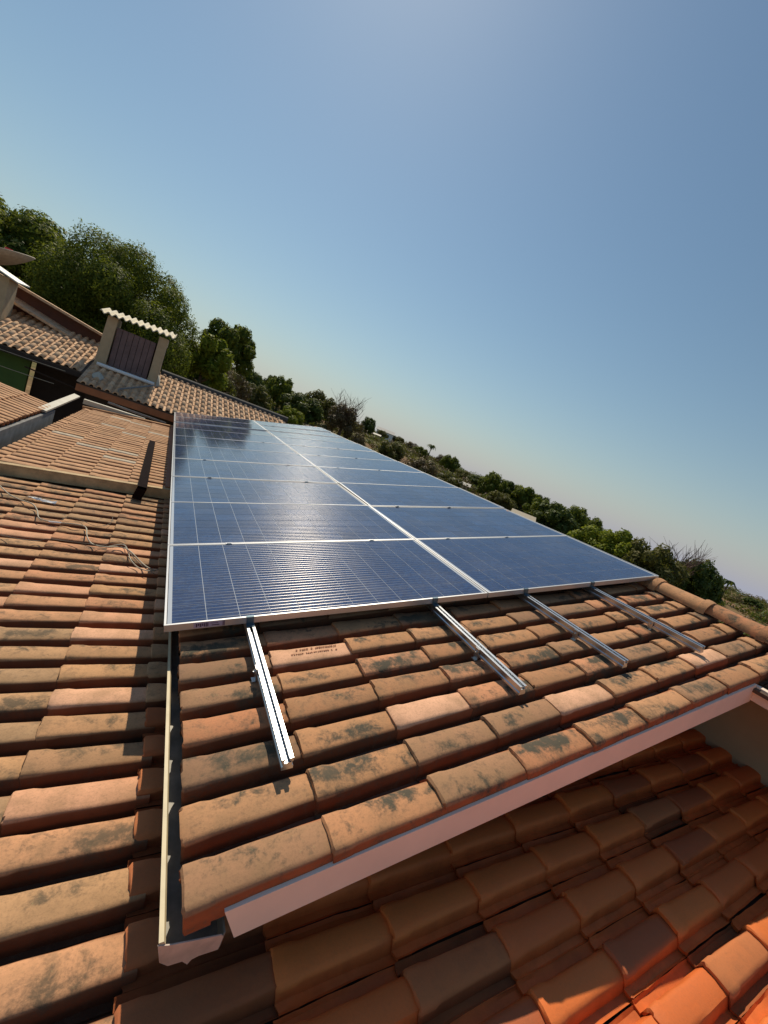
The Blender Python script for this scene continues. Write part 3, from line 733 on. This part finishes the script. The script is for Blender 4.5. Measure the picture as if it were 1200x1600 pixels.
tag(b.build('metal_strut', M_CONC), 'bent grey metal strut from the chimney foot down over the eave', 'strut')
P = np.array([-1.9, 11.72, fz(11.72) + .09]); b = MB(); r = random.Random(4)
for i in range(7): b.v.append((P[0] + .15 * math.cos(i * .9), P[1] + .17 * math.sin(i * .9), P[2] - .06 + .07 * math.sin(i * .9)))
b.v.append((P[0], P[1], P[2] + .08)); b.f = [(i, (i + 1) % 7, 7) for i in range(7)] + [tuple(reversed(range(7)))]
tag(b.build('mortar_lump', M_CAP), 'pale lump of mortar on the shaded tiles left of the chimney', 'mortar lump')

# short vent stack and dish on the far left
vt = empty('vent_stack', (-4.6, 13.4, .6), 'rendered vent stack with sloping metal lid at the left edge', 'vent stack')
b = MB(); b.box((-5.3, 13.2, .45), (-4.38, 13.9, 1.62)); b.build('shaft', M_RENDER, vt)
b = MB(); b.hexa([(-5.6, 13.0, 2.0), (-4.16, 13.0, 1.56), (-4.16, 14.0, 1.60), (-5.6, 14.0, 2.04), (-5.6, 13.0, 2.03), (-4.16, 13.0, 1.59), (-4.16, 14.0, 1.63), (-5.6, 14.0, 2.07)]); b.build('lid', plain('grey_sheet', (.5, .5, .48), .5, metal=.4), vt)
ds = empty('satellite_dish', (-5.7, 16, .6), 'large grey mesh satellite dish with red feed at the left edge', 'satellite dish')
b = MB(); nseg, nr = 28, 5; rad = 1.15; dc = Vector((-5.72, 16.0, 1.88)); tiltm = Matrix.Rotation(R(-14), 4, 'Y') @ Matrix.Rotation(R(4), 4, 'X')
for s_ in (0, .025):
    for i in range(nr + 1):
        rr_ = rad * i / nr
        for k in range(nseg):
            a = 2 * math.pi * k / nseg; b.v.append(tuple(dc + tiltm @ Vector((rr_ * math.cos(a), rr_ * math.sin(a), .42 * (i / nr) ** 2 - s_))))
for off, fl in ((0, False), ((nr + 1) * nseg, True)):
    for i in range(nr):
        for k in range(nseg):
            q = (off + i * nseg + k, off + i * nseg + (k + 1) % nseg, off + (i + 1) * nseg + (k + 1) % nseg, off + (i + 1) * nseg + k)
            b.f.append(q[::-1] if fl else q)
o0 = nr * nseg; o1 = (nr + 1) * nseg + nr * nseg
for k in range(nseg): b.f.append((o0 + k, o0 + (k + 1) % nseg, o1 + (k + 1) % nseg, o1 + k))
b.build('reflector', M_DISH, ds, smooth=True)
b = MB(); b.tube([(-5.72, 16, .6), (-5.72, 16, 1.9)], .05, 8); b.build('mast', M_CONC, ds)
fp = Vector(at_y(12, 397, 16.0))
b = MB()
for a in (0, 2.1, 4.2): b.tube([dc + tiltm @ Vector((rad * .8 * math.cos(a), rad * .8 * math.sin(a), .27)), fp], .015, 5)
b.build('feed_arm', M_CONC, ds)
b = MB(); b.tube([fp, fp + Vector((0, 0, .17))], [.13, .09], 10); b.build('feed_cap', M_REDP, ds)
b = MB(); b.tube([fp + Vector((0, 0, -.12)), fp + Vector((0, 0, -.002))], .07, 10); b.build('feed_horn', M_PVC, ds)

# left-hand neighbour roof, its concrete kerb and white flashing
lh = empty('side_building', (-2.6, 6, GZ), 'low tiled building at the left edge beside the wing roof', 'building')
sl = math.tan(R(10)); 
MLt = m4([np.array([-math.cos(R(9)), 0, math.sin(R(9))]), np.array([0, -1., 0]), np.array([math.sin(R(9)), 0, math.cos(R(9))])], (-1.86, 7.25, -.30))
b = MB(); b.box((0, 0.02, -.09), (2.4, 4.2, -.062)); roofS = b.build('side_roof', M_DECK, lh, MLt)
VSd = variants('roof_tile', PITCH_L, COURSE_L, M_WING, 3)
for k in range(4):
    for j in range(16): put_tile(VSd, 'roof_tile', MLt, -.03 + COURSE_L * k, .10 + PITCH_L * j, roofS, 0, .8)
b = MB(); b.box((-1.90, 3.4, -.72), (-1.80, 7.2, -.365)); tag(b.build('kerb_wall', M_CONC, lh), 'stained grey kerb wall below the side roof')
b = MB(); b.box((-3.9, 3.6, GZ), (-1.92, 7.2, -.45)); b.build('wall', M_WALL, lh)
b = MB(); b.hexa([(-1.90, 6.5, -.335), (-1.79, 6.5, -.335), (-1.79, 9.15, -.275), (-1.90, 9.15, -.275), (-1.90, 6.5, -.285), (-1.79, 6.5, -.305), (-1.79, 9.15, -.245), (-1.90, 9.15, -.225)])
tag(b.build('metal_flashing', M_CAP, lh), 'white metal flashing between the side roof and the wing roof')
b = MB(); b.box((-1.74, 9.32, -.40), (-.55, 9.44, -.30)); tag(b.build('coping_strip', M_CAP, wing), 'pale coping along the back of the wing roof')
b = MB(); b.tube([(-1.31, 9.3, -.2), (-.9, 9.35, -.23), (-.12, 9.5, -.27)], .025, 6); b.build('back_gutter', M_CONC, wing)
for (p, q, sag, lab) in (((-6, 10.5, .16), (-2.5, 11.3, -.03), .05, 'upper thin wire in front of the green wall'), ((-6, 10.5, -.12), (-2.6, 11.0, -.38), .06, 'lower thin wire in front of the green wall')):
    b = MB(); p, q = Vector(p), Vector(q); b.tube([p.lerp(q, s) - Vector((0, 0, sag * 4 * s * (1 - s))) for s in np.linspace(0, 1, 9)], .006, 5)
    tag(b.build('wire', M_CABLE), lab, 'wire')

# ------------------------------------------------------------------ vegetation
def crown_mesh(name, blobs, n, leaf, mtl, flat=1.0, seed=0, shell=.68):
    """leaves spread through overlapping clumps; blobs: (centre, radii)"""
    rg = np.random.default_rng(seed); blobs = [(np.array(c, float), np.array(r_, float)) for c, r_ in blobs]
    wts = np.array([np.prod(r_) ** (2 / 3) for _, r_ in blobs]); wts /= wts.sum()
    idx = rg.choice(len(blobs), n, p=wts); c = np.array([x[0] for x in blobs])[idx]; rd = np.array([x[1] for x in blobs])[idx]
    d = rg.normal(size=(n, 3)); d /= np.linalg.norm(d, axis=1)[:, None]
    rad = (shell + (1 - shell) * rg.random(n)) * (1 + .16 * np.sin(d[:, 0] * 7 + idx) * np.cos(d[:, 1] * 6 + idx * 2)) * (1 + .055 * rg.normal(size=n))
    p = c + d * rd * rad[:, None]
    nrm = d + rg.normal(size=(n, 3)) * .45; nrm[:, 2] += .25; nrm /= np.linalg.norm(nrm, axis=1)[:, None]
    t = np.cross(nrm, rg.normal(size=(n, 3))); t /= np.linalg.norm(t, axis=1)[:, None]; b_ = np.cross(nrm, t)
    s = leaf * rg.uniform(.6, 1.35, n)[:, None]
    v = np.stack([p - t * s, p + b_ * s * .42, p + t * s, p - b_ * s * .42], 1).reshape(-1, 3)
    me = bpy.data.meshes.new(name); me.vertices.add(4 * n); me.vertices.foreach_set('co', v.astype(np.float32).ravel())
    me.loops.add(4 * n); me.loops.foreach_set('vertex_index', np.arange(4 * n, dtype=np.int32))
    me.polygons.add(n); me.polygons.foreach_set('loop_start', np.arange(0, 4 * n, 4, dtype=np.int32)); me.polygons.foreach_set('loop_total', np.full(n, 4, dtype=np.int32))
    me.materials.append(mtl); me.update(); me.validate(); return me
def clumps(R_, H, n, seed, base=.0, dome=1.0):
    """clump centres over an ellipsoid of radius R_ and height H, base at z=base"""
    r = random.Random(seed); out = [((0, 0, base + H * .5), (R_ * .52, R_ * .52, H * .28))]
    for i in range(n):
        a = i * 2.39996 + r.uniform(-.3, .3); f = (i + .5) / n; z = -0.75 + 1.75 * f; q = math.sqrt(max(0, 1 - min(1, abs(z)) ** 2))
        k = r.uniform(.62, .88); s = r.uniform(.22, .38)
        out.append(((R_ * k * q * math.cos(a), R_ * k * q * math.sin(a), base + H * (.5 + .40 * z * dome)), (R_ * s, R_ * s, H * s * .62)))
    return out
def trunk_mesh(h, r0, spread, seed, n=5, mtl=None):
    r = random.Random(seed); b = MB(); lean = Vector((r.uniform(-.05, .05), r.uniform(-.05, .05), 0)) * h
    b.tube([Vector((0, 0, -.3)), Vector((0, 0, h * .45)) + lean * .3, Vector((0, 0, h)) + lean], [r0 * 1.25, r0 * .85, r0 * .35], 7)
    for i in range(n):
        a = i * 2.4 + r.random(); z = h * r.uniform(.4, .8); e = Vector((math.cos(a) * spread, math.sin(a) * spread, z + spread * r.uniform(.5, .9)))
        b.tube([Vector((0, 0, z)) + lean * .4, e * .5 + Vector((0, 0, z * .5 + .1)), e], [r0 * .5, r0 * .33, r0 * .12], 5)
    return b.mesh('trunk', mtl or M_BARK, True)
def put(name, me, parent, mx):
    o = bpy.data.objects.new(name, me); C.objects.link(o); return par(o, parent, mx)
def plant(cat, name, label, loc, crown, trunk, s=1, rz=0, group=None, sz=None):
    root = empty(name, loc, label, cat, group); mx = Matrix.Translation(Vector(loc)) @ Matrix.Rotation(rz, 4, 'Z') @ Matrix.Diagonal((s, s, sz or s, 1))
    if trunk: put('trunk', trunk, root, mx)
    put('crown', crown, root, mx); return root
def place(px, py, dist):
    d = ray(px, py); h = math.hypot(d[0], d[1]); x, y = CW[0] + d[0] / h * dist, CW[1] + d[1] / h * dist
    return x, y, CW[2] + d[2] / h * dist

# big trees behind the neighbour's house: (centre px, distance, crown radius m, crown height m, leaves)
def big_tree(px, py, dist, R_, H, n, leaf, mtl, label, seed, name='leafy_tree', nc=22):
    x, y, z = place(px, py, dist); gz = ground_z(x, y); base = z - H / 2 - gz
    cr = crown_mesh('crown', clumps(R_, H, nc, seed, base), n, leaf, mtl, seed=seed)
    plant('tree', name, label, (x, y, gz), cr, trunk_mesh(base + H * .5, .12 + R_ * .05, R_ * .5, seed))
big_tree(192, 500, 27, 3.75, 6.4, 150000, .062, L_DARK, 'big round dark green tree behind the chimney', 11, nc=24)
big_tree(18, 412, 31, 3.9, 5.2, 70000, .115, L_DARK, 'dark green tree at the left edge behind the roofs', 12)
big_tree(362, 543, 33, 1.95, 3.2, 14000, .115, L_DARK, 'small round dark tree right of the big tree', 13, nc=12)
big_tree(325, 566, 27, 1.35, 3.0, 6500, .13, L_BRIGHT, 'sunlit bright green bushy tree between the two dark trees', 14, nc=9)

# crowns shared by the trees on the hill
HC = {}
for nm, mtl, n, lf in (('dark', L_DARK, 6500, .20), ('mid', L_MID, 6500, .20), ('olive', L_OLIVE, 5500, .20), ('bright', L_BRIGHT, 6000, .20), ('dry', L_DRY, 4000, .19)):
    HC[nm] = [crown_mesh('crown', clumps(2.5, 4.6, 14, 40 + i * 3 + len(nm), .25), n, lf, mtl, seed=90 + i) for i in range(3)]
HT = [trunk_mesh(2.8, .2, 1.4, 60 + i) for i in range(3)]
def twig_tree(seed, h=5, n=46):
    r = random.Random(seed); b = MB(); b.tube([(0, 0, -.3), (0, 0, h * .35), (r.uniform(-.3, .3), 0, h * .6)], [.22, .16, .07], 6)
    for i in range(n):
        a = r.uniform(0, 6.28); z = h * r.uniform(.22, .6); L = h * r.uniform(.3, .55); e = r.uniform(.25, 1.2)
        p = Vector((0, 0, z)); q = p + Vector((math.cos(a) * math.cos(e), math.sin(a) * math.cos(e), math.sin(e))) * L * .55
        q2 = q + Vector((math.cos(a + r.uniform(-.6, .6)) * .6, math.sin(a + r.uniform(-.6, .6)) * .6, .8)).normalized() * L * .5
        b.tube([p, q, q2], [.06, .035, .012], 4)
        for _ in range(3):
            e2 = q2.lerp(q, r.random() * .7); b.tube([e2, e2 + Vector((r.gauss(0, .5), r.gauss(0, .5), .7 + r.random() * .4))], [.018, .008], 3)
    return b.mesh('trunk', M_TWIG)
TW = [twig_tree(1), twig_tree(2)]
def palm(loc, s, label):
    root = empty('palm_tree', loc, label, 'palm'); mx = Matrix.Translation(Vector(loc)) @ Matrix.Diagonal((s, s, s, 1))
    b = MB(); b.tube([(0, 0, -.3), (.1, 0, 2.5), (.05, 0, 5)], [.2, .15, .12], 6); put('trunk', b.mesh('trunk', M_BARK), root, mx)
    b = MB(); r = random.Random(int(loc[0] * 10))
    for i in range(16):
        a = i * .393 + r.uniform(-.1, .1); up = r.uniform(.2, 1.1); pr = None
        for k in range(6):
            t_ = k / 5; c = Vector((math.cos(a) * 1.9 * t_, math.sin(a) * 1.9 * t_, 5 + up * 1.6 * t_ - 2.0 * t_ * t_)); sd = Vector((-math.sin(a), math.cos(a), -.25)) * .32 * math.sin(math.pi * min(1, t_ * .9 + .1))
            b.v += [tuple(c - sd), tuple(c + Vector((0, 0, .05))), tuple(c + sd)]
            if k:
                o = len(b.v) - 6; b.f += [(o, o + 1, o + 4, o + 3), (o + 1, o + 2, o + 5, o + 4)]
    put('crown', b.mesh('crown', L_MID), root, mx)

# (centre px, base px, width px, height px, distance, kind, label)
HILL = [
 (437, 622, 44, 40, 85, 'dark', 'dark tree on the slope just right of the round tree'),
 (425, 600, 22, 18, 120, 'mid', 'small green tree on the skyline right of the round tree'),
 (472, 640, 62, 30, 80, 'mid', 'broad mid green tree above the far end of the array'),
 (498, 642, 50, 34, 95, 'olive', 'olive tree left of the bare twiggy tree'),
 (574, 668, 22, 20, 120, 'mid', 'small tree just right of the bare twiggy tree'),
 (594, 684, 16, 14, 140, 'olive', 'tiny shrub tree left of the white house'),
 (620, 694, 22, 14, 150, 'olive', 'small olive tree right of the white house'),
 (640, 704, 24, 16, 140, 'dry', 'dry brown shrub tree on the skyline left of the palm'),
 (655, 712, 24, 16, 130, 'dark', 'low dark tree left of the palm'),
 (700, 732, 30, 24, 105, 'dark', 'single round dark tree right of the palm on the skyline'),
 (722, 752, 30, 20, 100, 'olive', 'olive tree right of the single round dark tree'),
 (742, 764, 34, 24, 95, 'mid', 'green tree left of the dark clump at mid hill'),
 (764, 768, 40, 36, 90, 'dark', 'dark tall tree leading the clump at mid hill'),
 (790, 776, 34, 30, 95, 'mid', 'second tree of the clump at mid hill'),
 (778, 790, 40, 26, 75, 'olive', 'yellowish tree in front of the clump at mid hill'),
 (815, 788, 44, 34, 92, 'dark', 'dark tree in the middle of the clump at mid hill'),
 (838, 796, 34, 28, 98, 'mid', 'green tree at the right end of the clump at mid hill'),
 (862, 822, 66, 44, 70, 'mid', 'large full green tree below the clump'),
 (840, 806, 44, 34, 72, 'dark', 'dark green tree left of the large full green tree'),
 (895, 818, 44, 34, 80, 'dark', 'dark tree with brownish top above the flat crowned tree'),
 (925, 826, 34, 24, 85, 'dark', 'small dark tree right of the brownish topped tree'),
 (925, 856, 70, 44, 52, 'bright', 'bright green left part of the flat crowned tree row'),
 (965, 866, 74, 50, 50, 'bright', 'wide flat crowned bright green tree'),
 (1012, 886, 84, 52, 48, 'olive', 'brownish olive tree right of the wide bright green tree'),
 (1082, 908, 66, 46, 55, 'mid', 'dark green shrubby tree behind the bare thin tree'),
 (1104, 915, 40, 30, 58, 'dark', 'dark bush right of the bare thin tree'),
 (1172, 948, 28, 16, 110, 'mid', 'small far tree at the right edge'),
 (1150, 942, 20, 12, 115, 'olive', 'small far bush left of the small tree at the right edge'),
 (690, 720, 20, 12, 120, 'dry', 'dry bush just left of the single round dark tree'),
 (560, 690, 26, 18, 70, 'dry', 'dry brown bush above the array edge below the white house'),
 (612, 708, 40, 22, 75, 'olive', 'olive bush below the white house'),
 (660, 735, 44, 24, 70, 'dry', 'dry yellowish bush below the palm'),
 (700, 757, 40, 22, 65, 'olive', 'low olive bush below the single round dark tree'),
 (455, 650, 40, 18, 60, 'bright', 'sunlit low bush touching the far corner of the array'),
 (395, 625, 60, 34, 55, 'olive', 'olive bush at the end of the dark ridge'),
 (340, 612, 56, 40, 36, 'olive', 'olive bush below the bright green bushy tree'),
 (300, 592, 60, 50, 32, 'dark', 'dark bush at the foot of the big round tree'),
 (392, 600, 46, 30, 60, 'mid', 'green bush right of the round tree foot'),
 (365, 605, 50, 34, 50, 'dry', 'dry brownish bush under the round tree'),
]
for i, (cx, by, wd, ht, dist, kind, lab) in enumerate(HILL):
    x, y, z = place(cx, by, dist); zg = ground_z(x, y); z = min(z, zg) if abs(z - zg) < 2.5 else zg
    k = F / dist
    # scale: crown of 5.2 m wide, 5 m tall (crown + trunk) at scale 1
    d = ray(cx, by); cosang = d @ ax[:, 2]; mpp = dist * cosang / F
    s = wd * mpp / 5.2; h = ht * mpp; zt = place(cx, by, dist)[2] + h
    sz = max(.4 * s, (zt - z) / 5.0)
    s *= 1.15; sz *= .88
    plant('tree', 'bush' if 'bush' in lab or 'shrub' in lab else 'hill_tree', lab, (x, y, z), HC[kind][i % 3], HT[i % 3], s, i * 1.3, 'trees and bushes on the hill', sz)
for cx, by, ht, dist, lab in ((535, 664, 44, 85, 'bare twiggy brown tree on the skyline above the far end of the array'), (1052, 900, 40, 52, 'bare thin pale tree beside the dark green shrubby tree')):
    x, y, z = place(cx, by, dist); z = ground_z(x, y); s = (place(cx, by, dist)[2] + ht * dist / F - z) / 5
    root = empty('bare_tree', (x, y, z), lab, 'tree', 'trees and bushes on the hill'); put('trunk', TW[0 if cx < 800 else 1], root, Matrix.Translation((x, y, z)) @ Matrix.Scale(s, 4))
    if cx < 800: put('crown', HC['dry'][1], root, Matrix.Translation((x, y, z)) @ Matrix.Diagonal((s * .85, s * .85, s * .8, 1)))
for cx, by, ht, dist, lab in ((668, 714, 22, 130, 'lone palm on the skyline left of the round dark tree'), (1128, 930, 22, 95, 'small palm at the right beyond the ridge')):
    x, y, z = place(cx, by, dist); zg = ground_z(x, y); top = z + ht * dist / F; palm((x, y, zg), (top - zg) / 5.8, lab)

# far houses on the hill
def far_house(px, py, dist, wx, wy, h, wallm, roofm, label, rz=0):
    x, y, z = place(px, py, dist); zg = ground_z(x, y); zb = min(z - h * .5, zg)
    root = empty('hill_house', (x, y, zb), label, 'house'); mx = Matrix.Translation((x, y, zb)) @ Matrix.Rotation(rz, 4, 'Z'); H = z + h * .5 - zb
    b = MB(); b.box((-wx / 2, -wy / 2, -.5), (wx / 2, wy / 2, H * .72)); wl = b.build('wall', wallm, root, mx)
    b = MB(); e = .35
    b.add([(-wx / 2 - e, -wy / 2 - e, H * .725), (wx / 2 + e, -wy / 2 - e, H * .725), (wx / 2 + e, wy / 2 + e, H * .725), (-wx / 2 - e, wy / 2 + e, H * .725), (-wx / 2 - e, 0, H), (wx / 2 + e, 0, H)],
          [(0, 1, 5, 4), (3, 4, 5, 2), (0, 4, 3), (1, 2, 5), (3, 2, 1, 0)]); b.build('roof', roofm, root, mx)
    for xx in (-wx * .25, wx * .2):
        b = MB(); b.box((xx - .45, -wy / 2 - .02, H * .28), (xx + .45, -wy / 2 - .003, H * .55)); b.build('window', M_DARK, wl, mx)
far_house(601, 678, 150, 6, 6, 3.4, plain('far_white_wall', (.7, .7, .7), .8), plain('far_grey_roof', (.35, .34, .33), .8), 'small white house on the hill skyline', -.45)
far_house(574, 676, 130, 8, 4, 1.6, M_WALL, M_CAP, 'long low house with whitish roof left of the white house', -.5)
far_house(818, 804, 66, 3.0, 2.5, .55, M_WALL, plain('far_buff_roof', (.42, .36, .27), .8), 'buff roofed low building in front of the tree clump', -.75)
far_house(710, 754, 80, 5.5, 4, 1.6, M_WALL, plain('far_ash_roof', (.36, .33, .30), .8), 'ash grey roofed low shed above the array edge', -.7)

# scrub: low growth scattered over the slope, one mass
bl = []; rg = random.Random(21)
for _ in range(1500):
    a = R(rg.uniform(2, 80)); r_ = rg.uniform(34, 190) if rg.random() < .8 else rg.uniform(28, 60); x, y = CW[0] + r_ * math.sin(a), CW[1] + r_ * math.cos(a)
    s = rg.uniform(.4, 1.2) * (1 + r_ / 110); bl.append(((x, y, ground_z(x, y) + s * .25), (s, s, s * .55)))
for i in range(170):
    a = R(rg.uniform(7, 76)); r_ = rg.uniform(55, 175); x, y = CW[0] + r_ * math.sin(a), CW[1] + r_ * math.cos(a); s = rg.uniform(1.1, 2.3)
    bl.insert(rg.randrange(len(bl)), ((x, y, ground_z(x, y) + s * .3), (s, s, s * .7)))
for (mtl, part, sd) in ((L_OLIVE, bl[:640], 1), (L_DRY, bl[640:1180], 2), (L_MID, bl[1180:], 3)):
    me = crown_mesh('scrub', part, 60000, .26, mtl, seed=sd, shell=.4); o = bpy.data.objects.new('scrub', me); C.objects.link(o); tag(o, kind='stuff'); WM[o] = Matrix.Identity(4)
print('tiles low', low_n, 'objects', len(bpy.data.objects))
